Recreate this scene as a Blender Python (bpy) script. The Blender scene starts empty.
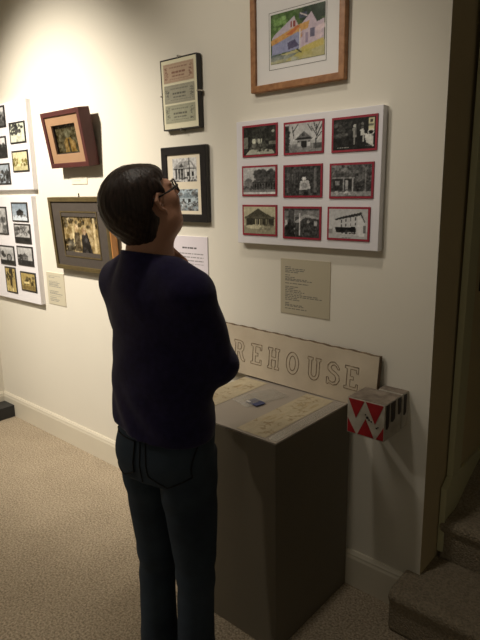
import bpy, bmesh, math, random
import numpy as np
from mathutils import Vector, Matrix
from mathutils.bvhtree import BVHTree
from math import sin, cos, pi, radians
random.seed(4); rng = np.random.default_rng(7)
SC = bpy.context.scene; COL = SC.collection

# ------------------------------------------------------------ helpers
def link(o, parent=None, kind=None, label=None, cat=None, group=None):
    COL.objects.link(o)
    if parent is not None: o.parent = parent
    if kind: o['kind'] = kind
    if label: o['label'] = label
    if cat: o['category'] = cat
    if group: o['group'] = group
    return o
def root(name, loc, label, cat, group=None, rot=(0, 0, 0)):
    o = bpy.data.objects.new(name, None); o.empty_display_size = .05
    o.location = loc; o.rotation_euler = rot
    return link(o, None, None, label, cat, group)
def mesh(name, verts, faces, mats, parent=None, smooth=False, midx=None, **kw):
    me = bpy.data.meshes.new(name)
    me.from_pydata([tuple(map(float, v)) for v in verts], [], [tuple(int(i) for i in f) for f in faces])
    for m in (mats if isinstance(mats, (list, tuple)) else [mats]): me.materials.append(m)
    if midx is not None: me.polygons.foreach_set('material_index', midx)
    if smooth: me.polygons.foreach_set('use_smooth', [True] * len(me.polygons))
    me.update()
    return link(bpy.data.objects.new(name, me), parent, **kw)
class B:
    """collects boxes, prisms and tubes into one mesh"""
    def __init__(s): s.v = []; s.f = []
    def box(s, x0, x1, y0, y1, z0, z1):
        n = len(s.v)
        s.v += [(x, y, z) for z in (z0, z1) for y in (y0, y1) for x in (x0, x1)]
        s.f += [tuple(n + i for i in q) for q in ((0, 2, 3, 1), (4, 5, 7, 6), (0, 1, 5, 4), (2, 6, 7, 3), (0, 4, 6, 2), (1, 3, 7, 5))]
        return s
    def prism(s, pts, y0, y1):                # pts in x,z ; extruded along y
        n = len(s.v); k = len(pts)
        s.v += [(p[0], y0, p[1]) for p in pts] + [(p[0], y1, p[1]) for p in pts]
        s.f += [tuple(range(n, n + k)), tuple(range(n + 2 * k - 1, n + k - 1, -1))]
        s.f += [(n + i, n + k + i, n + k + (i + 1) % k, n + (i + 1) % k) for i in range(k)]
        return s
    def prismx(s, pts, x0, x1):               # pts in y,z ; extruded along x
        n = len(s.v); k = len(pts)
        s.v += [(x0, p[0], p[1]) for p in pts] + [(x1, p[0], p[1]) for p in pts]
        s.f += [tuple(range(n, n + k)), tuple(range(n + 2 * k - 1, n + k - 1, -1))]
        s.f += [(n + i, n + k + i, n + k + (i + 1) % k, n + (i + 1) % k) for i in range(k)]
        return s
    def tube(s, pts, r, seg=6, closed=False):
        pts = [Vector(p) for p in pts]; n0 = len(s.v); N = len(pts)
        for i, p in enumerate(pts):
            a = pts[(i - 1) % N] if closed or i > 0 else p
            b = pts[(i + 1) % N] if closed or i < N - 1 else p
            t = (b - a).normalized() if (b - a).length > 1e-9 else Vector((0, 0, 1))
            ref = Vector((0, 1, 0)) if abs(t.y) < .9 else Vector((1, 0, 0))
            u = t.cross(ref).normalized(); w = t.cross(u)
            rr = r[i] if isinstance(r, (list, tuple)) else r
            s.v += [tuple(p + (u * cos(2 * pi * k / seg) + w * sin(2 * pi * k / seg)) * rr) for k in range(seg)]
        for i in range(N if closed else N - 1):
            a = n0 + i * seg; b = n0 + ((i + 1) % N) * seg
            s.f += [(a + k, a + (k + 1) % seg, b + (k + 1) % seg, b + k) for k in range(seg)]
        if not closed:
            s.f += [tuple(n0 + k for k in range(seg)), tuple(n0 + (N - 1) * seg + k for k in reversed(range(seg)))]
        return s
    def frame(s, x0, x1, z0, z1, w, y0, y1):  # mitred rectangular moulding, ring in x,z
        o = [(x0, z0), (x1, z0), (x1, z1), (x0, z1)]; i = [(x0 + w, z0 + w), (x1 - w, z0 + w), (x1 - w, z1 - w), (x0 + w, z1 - w)]
        n = len(s.v)
        for y in (y0, y1): s.v += [(p[0], y, p[1]) for p in o] + [(p[0], y, p[1]) for p in i]
        for k in range(4):
            j = (k + 1) % 4
            s.f += [(n + k, n + j, n + 4 + j, n + 4 + k), (n + 8 + j, n + 8 + k, n + 12 + k, n + 12 + j),
                    (n + j, n + k, n + 8 + k, n + 8 + j), (n + 4 + k, n + 4 + j, n + 12 + j, n + 12 + k)]
        return s
    def build(s, name, mats, parent=None, bevel=0, smooth=False, seg=2, **kw):
        o = mesh(name, s.v, s.f, mats, parent, smooth, **kw)
        bm = bmesh.new(); bm.from_mesh(o.data); bmesh.ops.recalc_face_normals(bm, faces=bm.faces); bm.to_mesh(o.data); bm.free()
        if bevel:
            m = o.modifiers.new('bevel', 'BEVEL'); m.width = bevel; m.segments = seg; m.limit_method = 'ANGLE'
        return o

# ------------------------------------------------------------ materials
def mat(name, col, rough=.6, noise=None, bump=None, metal=0, spec=None, sheen=0, col2=None, alpha=None, emis=None):
    m = bpy.data.materials.new(name); m.use_nodes = True; nt = m.node_tree; N = nt.nodes; L = nt.links
    b = N['Principled BSDF']; b.inputs['Base Color'].default_value = (*col, 1); b.inputs['Roughness'].default_value = rough
    b.inputs['Metallic'].default_value = metal
    if spec is not None: b.inputs['Specular IOR Level'].default_value = spec
    if sheen: b.inputs['Sheen Weight'].default_value = sheen; b.inputs['Sheen Roughness'].default_value = .5
    tc = N.new('ShaderNodeTexCoord')
    if noise:
        n = N.new('ShaderNodeTexNoise'); n.inputs['Scale'].default_value = noise; n.inputs['Detail'].default_value = 5
        L.new(tc.outputs['Object'], n.inputs['Vector'])
        r = N.new('ShaderNodeValToRGB'); r.color_ramp.elements[0].position = .32; r.color_ramp.elements[1].position = .68
        r.color_ramp.elements[0].color = (*(col2 or [c * .8 for c in col]), 1); r.color_ramp.elements[1].color = (*col, 1)
        L.new(n.outputs['Fac'], r.inputs['Fac']); L.new(r.outputs['Color'], b.inputs['Base Color'])
    if bump:
        n2 = N.new('ShaderNodeTexNoise'); n2.inputs['Scale'].default_value = bump[0]; n2.inputs['Detail'].default_value = 4
        L.new(tc.outputs['Object'], n2.inputs['Vector'])
        bp = N.new('ShaderNodeBump'); bp.inputs['Strength'].default_value = bump[1]; bp.inputs['Distance'].default_value = bump[2]
        L.new(n2.outputs['Fac'], bp.inputs['Height']); L.new(bp.outputs['Normal'], b.inputs['Normal'])
    return m
def vcol_mat(name, rough=.5, spec=.3):
    m = bpy.data.materials.new(name); m.use_nodes = True; N = m.node_tree.nodes; L = m.node_tree.links
    b = N['Principled BSDF']; b.inputs['Roughness'].default_value = rough; b.inputs['Specular IOR Level'].default_value = spec
    a = N.new('ShaderNodeVertexColor'); a.layer_name = 'ink'; L.new(a.outputs['Color'], b.inputs['Base Color'])
    return m
def wood_mat(name, c1, c2, scale=(3, 60, 60), rough=.45):
    m = mat(name, c1, rough); N = m.node_tree.nodes; L = m.node_tree.links; b = N['Principled BSDF']
    tc = N.new('ShaderNodeTexCoord'); mp = N.new('ShaderNodeMapping'); mp.inputs['Scale'].default_value = scale
    n = N.new('ShaderNodeTexNoise'); n.inputs['Scale'].default_value = 1.5; n.inputs['Detail'].default_value = 5
    r = N.new('ShaderNodeValToRGB'); r.color_ramp.elements[0].color = (*c2, 1); r.color_ramp.elements[1].color = (*c1, 1)
    r.color_ramp.elements[0].position = .35; r.color_ramp.elements[1].position = .65
    L.new(tc.outputs['Object'], mp.inputs['Vector']); L.new(mp.outputs['Vector'], n.inputs['Vector'])
    L.new(n.outputs['Fac'], r.inputs['Fac']); L.new(r.outputs['Color'], b.inputs['Base Color'])
    return m
M = {}
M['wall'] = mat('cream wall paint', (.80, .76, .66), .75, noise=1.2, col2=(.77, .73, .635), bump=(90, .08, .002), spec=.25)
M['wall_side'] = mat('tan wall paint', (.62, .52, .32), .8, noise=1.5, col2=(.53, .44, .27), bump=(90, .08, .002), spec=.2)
M['trim_side'] = mat('olive trim paint', (.62, .60, .38), .6, noise=3, col2=(.58, .56, .35))
M['trim_face'] = mat('dim trim paint', (.58, .49, .29), .6, noise=3, col2=(.54, .45, .26))
M['ceiling'] = mat('ceiling paint', (.7, .66, .58), .9, noise=2, col2=(.67, .63, .55))
M['base'] = mat('baseboard paint', (.72, .67, .55), .45, noise=4, col2=(.69, .64, .53))
def carpet(name, c1, c2):
    m = mat(name, c1, .95, spec=.1); N = m.node_tree.nodes; L = m.node_tree.links; b = N['Principled BSDF']
    tc = N.new('ShaderNodeTexCoord')
    n = N.new('ShaderNodeTexNoise'); n.inputs['Scale'].default_value = 130; n.inputs['Detail'].default_value = 3
    n3 = N.new('ShaderNodeTexNoise'); n3.inputs['Scale'].default_value = 5; n3.inputs['Detail'].default_value = 4
    v = N.new('ShaderNodeTexVoronoi'); v.inputs['Scale'].default_value = 150
    for x in (n, n3, v): L.new(tc.outputs['Object'], x.inputs['Vector'])
    r = N.new('ShaderNodeValToRGB'); r.color_ramp.elements[0].color = (*c2, 1); r.color_ramp.elements[1].color = (*c1, 1)
    r.color_ramp.elements[0].position = .36; r.color_ramp.elements[1].position = .62
    ad = N.new('ShaderNodeMath'); ad.operation = 'MULTIPLY_ADD'; ad.inputs[1].default_value = .12; L.new(n3.outputs['Fac'], ad.inputs[0])
    mu = N.new('ShaderNodeMath'); mu.operation = 'MULTIPLY'; mu.inputs[1].default_value = .88; L.new(n.outputs['Fac'], mu.inputs[0])
    L.new(mu.outputs[0], ad.inputs[2]); L.new(ad.outputs[0], r.inputs['Fac']); L.new(r.outputs['Color'], b.inputs['Base Color'])
    bp = N.new('ShaderNodeBump'); bp.inputs['Strength'].default_value = .7; bp.inputs['Distance'].default_value = .006
    mx = N.new('ShaderNodeMath'); mx.operation = 'SUBTRACT'; L.new(n.outputs['Fac'], mx.inputs[0]); L.new(v.outputs['Distance'], mx.inputs[1])
    L.new(mx.outputs[0], bp.inputs['Height']); L.new(bp.outputs['Normal'], b.inputs['Normal'])
    return m
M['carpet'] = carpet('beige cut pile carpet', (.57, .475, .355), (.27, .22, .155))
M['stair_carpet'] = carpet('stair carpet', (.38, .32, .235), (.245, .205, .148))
M['panel'] = mat('white foam board', (.83, .81, .84), .55, noise=3, col2=(.81, .79, .82))
M['red_card'] = mat('dark red card', (.36, .02, .045), .6, noise=30, col2=(.29, .015, .035))
M['black'] = mat('black frame paint', (.016, .014, .015), .35, noise=20, col2=(.010, .009, .010))
M['ink'] = vcol_mat('printed paper'); M['ink_glass'] = vcol_mat('picture behind glass', .25, .45)
M['oak'] = wood_mat('honey wood', (.40, .19, .075), (.27, .115, .04), (30, 4, 30))
M['maroon'] = mat('maroon lacquer', (.080, .015, .011), .6, noise=9, col2=(.06, .012, .010))
M['tanmat'] = mat('tan liner', (.36, .215, .12), .6, noise=12, col2=(.33, .195, .105))
M['gold'] = mat('dull antique gold', (.15, .112, .045), .42, noise=25, col2=(.11, .08, .035), metal=.35)
M['greymat'] = mat('taupe mat board', (.070, .056, .045), .8, noise=40, col2=(.060, .048, .038))
M['orange'] = wood_mat('orange raw wood', (.60, .27, .08), (.45, .19, .05), (30, 30, 4))
M['cream'] = mat('cream mat board', (.80, .72, .57), .8, noise=20, col2=(.77, .69, .54))
M['white'] = mat('white mat board', (.80, .78, .76), .8, noise=20, col2=(.78, .76, .74))
M['chrome'] = mat('steel clip', (.6, .58, .55), .25, noise=30, metal=1)
M['ped'] = mat('taupe pedestal paint', (.165, .142, .102), .6, noise=2.5, col2=(.150, .129, .093), bump=(60, .05, .002))
M['sign'] = mat('weathered off white paint', (.66, .57, .44), .7, noise=8, col2=(.55, .465, .35), bump=(40, .3, .003))
M['sign_edge'] = mat('old wood edge', (.20, .135, .08), .8, noise=25, col2=(.09, .06, .035), bump=(50, .5, .003))
M['incise'] = mat('dark carved groove', (.13, .085, .05), .9, noise=60, col2=(.36, .28, .19))
M['blockwhite'] = mat('chipped white paint', (.62, .58, .50), .6, noise=22, col2=(.42, .38, .31), bump=(60, .3, .002))
M['blockred'] = mat('old red paint', (.42, .016, .022), .5, noise=28, col2=(.30, .012, .016))
M['blocktop'] = mat('dusty worn wood', (.30, .25, .20), .85, noise=28, col2=(.14, .11, .085), bump=(60, .5, .003))
M['darkwood'] = mat('dark stained wood', (.04, .022, .016), .6, noise=20, col2=(.02, .012, .01))
M['blackplinth'] = mat('black plinth paint', (.02, .021, .024), .45, noise=10, col2=(.015, .016, .018))
M['blue'] = mat('blue card', (.045, .06, .17), .5, noise=30, col2=(.035, .05, .14))
M['metal_dark'] = mat('blackened handle', (.02, .015, .01), .3, noise=20, metal=.7)
# person
M['sweater'] = mat('navy knit', (.025, .020, .072), .9, noise=60, col2=(.018, .014, .052), bump=(260, .25, .0015), sheen=.15, spec=.15)
M['jeans'] = mat('dark blue denim', (.048, .066, .092), .85, noise=7, col2=(.027, .038, .055), bump=(400, .2, .001), spec=.2)
M['jeans_dark'] = mat('dark denim seam', (.006, .007, .010), .9, noise=60)
M['skin'] = mat('skin', (.68, .36, .24), .5, noise=14, col2=(.60, .30, .195), bump=(120, .1, .001), spec=.35)
M['lips'] = mat('lips', (.33, .10, .08), .45, noise=40)
M['eyewhite'] = mat('eye', (.7, .66, .6), .2, noise=20, col2=(.66, .62, .56)); M['iris'] = mat('iris', (.06, .035, .02), .2, noise=60)
M['shoe'] = mat('dark leather shoe', (.03, .022, .018), .5, noise=20); M['sole'] = mat('shoe sole', (.05, .045, .04), .8, noise=20)
def hair_mat():
    m = mat('dark brown hair', (.030, .017, .013), .42, spec=.4); N = m.node_tree.nodes; L = m.node_tree.links; b = N['Principled BSDF']
    tc = N.new('ShaderNodeTexCoord'); mp = N.new('ShaderNodeMapping'); mp.inputs['Scale'].default_value = (170, 170, 9)
    n = N.new('ShaderNodeTexNoise'); n.inputs['Scale'].default_value = 1; n.inputs['Detail'].default_value = 4
    L.new(tc.outputs['Object'], mp.inputs['Vector']); L.new(mp.outputs['Vector'], n.inputs['Vector'])
    r = N.new('ShaderNodeValToRGB'); r.color_ramp.elements[0].color = (.018, .010, .008, 1); r.color_ramp.elements[1].color = (.060, .036, .028, 1)
    r.color_ramp.elements[0].position = .35; r.color_ramp.elements[1].position = .72
    L.new(n.outputs['Fac'], r.inputs['Fac']); L.new(r.outputs['Color'], b.inputs['Base Color'])
    bp = N.new('ShaderNodeBump'); bp.inputs['Strength'].default_value = .5; bp.inputs['Distance'].default_value = .003
    L.new(n.outputs['Fac'], bp.inputs['Height']); L.new(bp.outputs['Normal'], b.inputs['Normal'])
    return m
M['hair'] = hair_mat()
def glassy(name, col, fac, rough=.1):
    m = bpy.data.materials.new(name); m.use_nodes = True; N = m.node_tree.nodes; L = m.node_tree.links
    for n in list(N):
        if n.type != 'OUTPUT_MATERIAL': N.remove(n)
    out = [n for n in N if n.type == 'OUTPUT_MATERIAL'][0]
    t = N.new('ShaderNodeBsdfTransparent'); g = N.new('ShaderNodeBsdfGlossy'); g.inputs['Roughness'].default_value = rough
    d = N.new('ShaderNodeBsdfDiffuse'); d.inputs['Color'].default_value = (*col, 1)
    a = N.new('ShaderNodeMixShader'); a.inputs[0].default_value = .5; L.new(g.outputs[0], a.inputs[1]); L.new(d.outputs[0], a.inputs[2])
    x = N.new('ShaderNodeMixShader')
    nz = N.new('ShaderNodeTexNoise'); nz.inputs['Scale'].default_value = 12; ml = N.new('ShaderNodeMath'); ml.operation = 'MULTIPLY'; ml.inputs[1].default_value = fac * 2
    L.new(nz.outputs['Fac'], ml.inputs[0]); L.new(ml.outputs[0], x.inputs[0])
    L.new(t.outputs[0], x.inputs[1]); L.new(a.outputs[0], x.inputs[2]); L.new(x.outputs[0], out.inputs['Surface'])
    return m
M['plastic'] = glassy('clear plastic', (.7, .68, .62), .30, .2)
M['lens'] = glassy('spectacle lens', (.6, .62, .65), .12, .05)

# ------------------------------------------------------------ tiny painter: pictures as vertex colours on a grid
def g2l(c):
    c = np.clip(np.asarray(c, float), 0, 1); return c ** 2.2
class Pic:
    def __init__(s, w, h, bg=.5):
        s.w, s.h = w, h; s.a = np.ones((h, w, 3)) * np.asarray(bg, float)
        s.U, s.V = np.meshgrid((np.arange(w) + .0) / (w - 1), (np.arange(h) + .0) / (h - 1))   # v: 0 top
    def put(s, m, c, al=1.0):
        m = m.astype(float)[..., None] * al; s.a = s.a * (1 - m) + np.asarray(c, float) * m; return s
    def rect(s, u0, v0, u1, v1, c, al=1): return s.put((s.U >= u0) & (s.U <= u1) & (s.V >= v0) & (s.V <= v1), c, al)
    def ell(s, u, v, a, b, c, al=1): return s.put(((s.U - u) / a) ** 2 + ((s.V - v) / b) ** 2 <= 1, c, al)
    def poly(s, P, c, al=1):
        ins = np.zeros(s.U.shape, bool); n = len(P)
        for i in range(n):
            (x0, y0), (x1, y1) = P[i], P[(i + 1) % n]
            if y0 == y1: continue
            cr = ((s.V >= min(y0, y1)) & (s.V < max(y0, y1)) & (s.U < (x1 - x0) * (s.V - y0) / (y1 - y0) + x0)); ins ^= cr
        return s.put(ins, c, al)
    def line(s, u0, v0, u1, v1, t, c, al=1):
        du, dv = u1 - u0, v1 - v0; L2 = du * du + dv * dv + 1e-9
        k = np.clip(((s.U - u0) * du + (s.V - v0) * dv) / L2, 0, 1)
        return s.put(np.hypot(s.U - u0 - k * du, s.V - v0 - k * dv) <= t, c, al)
    def grad(s, v0, v1, c0, c1):
        k = np.clip((s.V - v0) / (v1 - v0), 0, 1)[..., None]; m = ((s.V >= v0) & (s.V <= v1))[..., None]
        s.a = np.where(m, np.asarray(c0, float) * (1 - k) + np.asarray(c1, float) * k, s.a); return s
    def blob(s, u0, v0, u1, v1, c, n=60, r=.05, al=.6, jit=.12):
        for _ in range(n):
            u, v = rng.uniform(u0, u1), rng.uniform(v0, v1); rr = r * rng.uniform(.5, 1.3)
            s.ell(u, v, rr, rr, np.clip(np.asarray(c, float) + rng.uniform(-jit, jit), 0, 1), al)
        return s
    def speck(s, a=.05, kk=.55):
        h, w = s.U.shape
        for q, am in ((4, .055), (2, .07)):
            n = rng.normal(0, 1, (h // q + 2, w // q + 2)); n = np.kron(n, np.ones((q, q)))[:h, :w]
            n = (n + np.roll(n, 1, 0) + np.roll(n, 1, 1) + np.roll(n, -1, 0)) / 4; s.a += (n * am * kk * (a / .04))[..., None]
        s.a += rng.normal(0, a * .6, s.U.shape)[..., None]; return s
    def tint(s, c): g = s.a; s.a = g * np.asarray(c); return s
    def text(s, u0, u1, v, t, c=.35, word=(.03, .09), al=.8):
        u = u0
        while u < u1:
            w = min(rng.uniform(*word), u1 - u); s.rect(u, v - t, u + w, v + t, c, al); u += w + .015
        return s
    def plane(s, name, x0, x1, z0, z1, y, parent=None, m='ink', **kw):
        w, h = s.w, s.h
        X = x0 + s.U * (x1 - x0); Z = z1 - s.V * (z1 - z0)
        V = np.stack([X, np.full_like(X, y), Z], -1).reshape(-1, 3)
        i = np.arange(h * w).reshape(h, w); F = np.stack([i[1:, :-1], i[1:, 1:], i[:-1, 1:], i[:-1, :-1]], -1).reshape(-1, 4)
        o = mesh(name, V, F, M[m], parent, **kw)
        at = o.data.color_attributes.new('ink', 'FLOAT_COLOR', 'POINT')
        cc = np.concatenate([g2l(s.a).reshape(-1, 3), np.ones((h * w, 1))], 1)
        at.data.foreach_set('color', cc.ravel()); return o

# ------------------------------------------------------------ room shell
def wallbox(name, b, m, **kw): return b.build(name, M[m], None, kind='structure', **kw)
CX = -.657           # convex wall corner
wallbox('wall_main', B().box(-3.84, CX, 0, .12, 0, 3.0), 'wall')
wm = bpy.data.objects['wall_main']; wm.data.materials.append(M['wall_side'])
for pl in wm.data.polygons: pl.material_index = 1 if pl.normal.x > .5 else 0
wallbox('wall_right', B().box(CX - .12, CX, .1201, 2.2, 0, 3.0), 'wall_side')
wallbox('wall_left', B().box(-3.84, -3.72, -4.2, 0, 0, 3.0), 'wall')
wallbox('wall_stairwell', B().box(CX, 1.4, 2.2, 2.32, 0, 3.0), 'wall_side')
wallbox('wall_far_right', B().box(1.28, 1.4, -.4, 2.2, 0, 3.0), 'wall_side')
wallbox('floor', B().box(-3.84, 1.4, -4.2, .12, -.12, 0), 'carpet')
wallbox('ceiling', B().box(-3.84, 1.4, -4.2, 2.32, 3.0, 3.12), 'ceiling')
for o_ in (wm, bpy.data.objects['wall_right']):          # the corner is a little out of plumb
    for v_ in o_.data.vertices:
        if v_.co.z > 2.9 and abs(v_.co.x - CX) < .001: v_.co.x -= .026
# baseboards: board with a moulded top edge
prof = [(0, 0), (-.016, 0), (-.016, .118), (-.013, .128), (-.013, .134), (-.006, .147), (0, .147)]
wallbox('baseboard_main', B().prismx(prof, -3.72, CX - .06), 'base')
wallbox('baseboard_left', B().prism([(-3.72 - p[0], p[1]) for p in prof], -4.2, -.016), 'base')
# casing, stepped plinth and door leaf on the return wall of the stairwell
wallbox('trim_1', B().box(CX, CX + .022, .187, .27, .475, 2.3), 'trim_side', bevel=.002)
wallbox('trim_2', B().prismx([(.141, .19), (.60, .19), (.60, .475), (.187, .475), (.141, .445)], CX, CX + .022), 'trim_side', bevel=.002)
dr = B().box(CX, CX + .012, .27, 1.05, .475, 2.25).build('door_1', M['trim_face'], None, kind='structure', bevel=.002)
hb = B(); hb.tube([(CX + .012, .352, 1.20), (CX + .045, .352, 1.20)], .012, 10); hb.tube([(CX + .045, .352, 1.185), (CX + .047, .352, 1.26)], .011, 10)
hb.box(CX + .011, CX + .016, .335, .37, 1.14, 1.27); hb.build('door_handle', M['metal_dark'], dr, bevel=.002)
# carpeted stairs, rounded nosings
st = bpy.data.objects.new('carpeted_stairs', None); link(st, None, 'structure')
def step(x0, x1, y0, y1, z0, z1, name='step'):
    b = B(); r = .028; pts = [(y1, z0), (y0 + .012, z0), (y0 + .012, z1 - .06)]
    for k in range(9):
        a = pi - (pi / 2 + .5) * k / 8 + .5
        pts.append((y0 + r + r * cos(a), z1 - r + r * sin(a)))
    pts.append((y1, z1))
    # grid for fuzzy displaced pile
    b.prismx(pts, x0, x1)
    return b.build(name, M['stair_carpet'], st, bevel=.014, seg=3)
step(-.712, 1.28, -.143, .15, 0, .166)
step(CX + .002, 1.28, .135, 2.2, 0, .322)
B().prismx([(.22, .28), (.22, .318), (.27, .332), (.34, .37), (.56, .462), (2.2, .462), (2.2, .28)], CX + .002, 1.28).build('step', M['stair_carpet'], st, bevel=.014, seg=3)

# ------------------------------------------------------------ photographs mounted on boards
def house(p, u0, u1, v0, v1, wall, roof, dark, gable=True, door=True):
    m = (u0 + u1) / 2; vr = v0 + (v1 - v0) * .45
    p.rect(u0, vr, u1, v1, wall)
    if gable: p.poly([(u0 - .05, vr + .02), (m, v0), (u1 + .05, vr + .02)], roof)
    else: p.poly([(u0 - .04, vr + .02), (u0 + .08, v0), (u1 - .08, v0), (u1 + .04, vr + .02)], roof)
    if door:
        n = 4
        for k in range(n):
            a = u0 + (u1 - u0) * (k + .3) / n; p.rect(a, vr + (v1 - vr) * .3, a + (u1 - u0) * .09, v1 - (v1 - vr) * .15, dark)
    return p
W9, H9 = 62, 44
def P_a():
    p = Pic(W9, H9, .20); p.blob(0, 0, 1, .7, .18, 90, .07, .6, .08); p.rect(0, .35, .14, .75, .62, .7); p.rect(.16, .35, .2, .8, .12)
    p.ell(.33, .52, .06, .1, .85); p.ell(.45, .5, .05, .08, .5); p.rect(.47, .42, .58, .62, .72); p.poly([(.5, .42), (.56, .42), (.54, .62)], .35)
    p.ell(.92, .2, .04, .05, .65); p.rect(.8, .55, 1, .66, .5, .8); p.blob(.2, .55, .75, .85, .35, 40, .05, .6)
    p.poly([(.05, 1), (.2, .82), (.5, .78), (.9, .86), (.98, 1)], .78, .85); p.blob(.3, .75, .8, .9, .3, 16, .04, .7); return p.tint((1, 1.01, .93)).speck(.04)
def P_b():
    p = Pic(W9, H9, .74); p.grad(0, .6, .72, .80); p.rect(0, .72, 1, 1, .55); p.blob(0, .75, 1, .98, .45, 30, .05, .5)
    p.rect(0, .05, .13, 1, .22, .9); p.rect(.1, .0, .13, .9, .5); p.blob(0, .1, .12, .9, .15, 30, .04, .7, .1)
    house(p, .33, .72, .28, .84, .55, .42, .12); p.poly([(.24, .58), (.38, .5), (.68, .5), (.76, .58)], .16); p.rect(.46, .62, .6, .84, .14); p.rect(.36, .66, .43, .8, .75); p.rect(.62, .66, .7, .8, .8)
    p.rect(.47, .36, .55, .46, .25)
    for a, b, c, d in ((.84, .9, .86, .1), (.86, .45, .72, .15), (.86, .5, 1, .1), (.86, .35, .78, .0), (.85, .6, .99, .35), (.74, .3, .62, .05), (.86, .25, .95, 0), (.25, .5, .2, .1), (.22, .3, .35, .05)): p.line(a, b, c, d, .013, .2, .85)
    p.rect(.78, .72, 1, .9, .28, .7); return p.speck(.03)
def P_c():
    p = Pic(W9, H9, .13); p.blob(0, .1, .45, .6, .33, 60, .05, .45, .12); p.rect(0, .62, 1, 1, .12, .8); p.blob(.0, .6, .9, .98, .15, 40, .05, .6, .06)
    p.ell(.52, .25, .035, .055, .72); p.poly([(.47, .32), (.57, .32), (.56, .62), (.49, .62)], .6); p.rect(.5, .62, .53, .85, .55); p.rect(.54, .3, .57, .55, .4)
    p.ell(.70, .2, .03, .05, .45); p.rect(.67, .26, .73, .36, .35); p.poly([(.65, .38), (.73, .36), (.76, .55), (.67, .58)], .82); p.rect(.71, .55, .74, .78, .7)
    p.poly([(.74, .5), (.95, .6), (.97, .95), (.8, .8)], .85); p.rect(.84, .04, .97, .42, (.85, .83, .7)); p.rect(.88, .07, .94, .18, .3); p.rect(.85, .22, .96, .3, .35, .7)
    for k in range(6): p.line(.9 + .07 * cos(k), .48 + .1 * sin(k), .9 + .07 * cos(k + 1), .48 + .1 * sin(k + 1), .012, .85)
    p.text(.1, .38, .93, .012, .8, (.02, .05)); p.text(.78, .95, .9, .01, .5, (.02, .04)); return p.tint((1, 1, .97)).speck(.03)
def P_d():
    p = Pic(W9, H9, .72); p.grad(0, .6, .78, .68); p.rect(0, .82, 1, .93, .5); p.rect(0, .93, 1, 1, .85); p.blob(.38, .12, 1, .5, .3, 130, .06, .8, .09)
    p.poly([(.02, .52), (.15, .38), (.28, .46), (.3, .6)], .42); p.rect(.04, .52, .3, .78, .5); p.rect(.3, .52, 1, .64, .2, .9); p.rect(.3, .62, 1, .82, .12, .9)
    for k in range(8): p.rect(.33 + .085 * k, .6, .35 + .085 * k, .82, .5, .8)
    p.ell(.62, .72, .02, .05, .8); p.blob(0, .7, 1, .85, .3, 40, .04, .6); return p.speck(.04)
def P_e():
    p = Pic(W9, H9, .24); p.blob(0, 0, 1, 1, .25, 120, .05, .6, .1); p.rect(.2, .1, .8, .2, .4, .5); p.rect(.82, .05, .9, .9, .5, .7); p.rect(.06, .05, .1, .9, .4, .6)
    for k in range(5): p.rect(.14 + .07 * k, .25, .16 + .07 * k, .6, .42, .6)
    p.ell(.55, .42, .06, .07, .85); p.poly([(.45, .5), (.68, .48), (.74, .78), (.42, .82)], .78); p.ell(.56, .66, .09, .1, .5, .6); p.rect(.42, .8, .48, .95, .4); p.rect(.68, .78, .73, .95, .4); return p.speck(.05)
def P_f():
    p = Pic(W9, H9, .30); p.blob(0, 0, .5, .35, .5, 50, .05, .6, .12); p.blob(.55, .05, 1, .75, .33, 110, .05, .75, .18); p.poly([(.02, .38), (.12, .15), (.55, .28), (.6, .42)], .33)
    p.rect(.02, .38, .6, .44, .62, .8); p.rect(.05, .44, .55, .8, .2); p.rect(.1, .5, .22, .64, .6, .8); p.rect(.3, .44, .33, .82, .6); p.ell(.4, .52, .03, .05, .75); p.rect(.37, .55, .43, .78, .65); p.rect(.53, .42, .56, .84, .7)
    p.blob(.6, .5, 1, .85, .25, 50, .04, .7, .12); p.rect(0, .84, 1, .98, .62, .85); p.blob(.1, .85, .5, .95, .85, 12, .03, .7); p.rect(.85, .1, .88, .85, .6, .6); return p.speck(.05)
def P_g():
    p = Pic(W9, H9, .70); p.grad(0, .45, .78, .70); p.poly([(.02, .42), (.47, .06), (.62, .18), (.99, .42)], .30); p.rect(.04, .36, .98, .46, .36)
    p.rect(.08, .44, .96, .68, .23); p.rect(0, .68, 1, 1, .60); p.ell(.4, .75, .33, .08, .78)
    for u, c in ((.38, .7), (.43, .5), (.52, .72), (.58, .55), (.72, .7), (.78, .45)): p.rect(u - .015, .46, u + .015, .72, c)
    p.blob(.55, .65, .95, .85, .5, 25, .04, .5); p.rect(.08, .42, .11, .72, .42); return p.tint((1.02, .99, .84)).speck(.03)
def P_h():
    p = Pic(W9, H9, .28); p.rect(.3, .05, 1, .3, .55, .8); p.poly([(.25, .5), (.6, .2), (1, .3), (1, .36), (.62, .3), (.4, .5)], .72, .8); p.rect(0, .08, .12, .7, .55, .7); p.rect(.03, .4, .09, .6, .8)
    p.rect(.43, .16, .47, .95, .82); p.rect(.29, .2, .315, .9, .6, .8); p.blob(.05, .5, .3, .98, .15, 50, .05, .7, .06); p.blob(.5, .45, 1, .95, .27, 70, .05, .7, .12); p.rect(.86, .42, .95, .6, .75, .8); p.ell(.7, .45, .04, .06, .6); return p.speck(.05)
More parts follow.
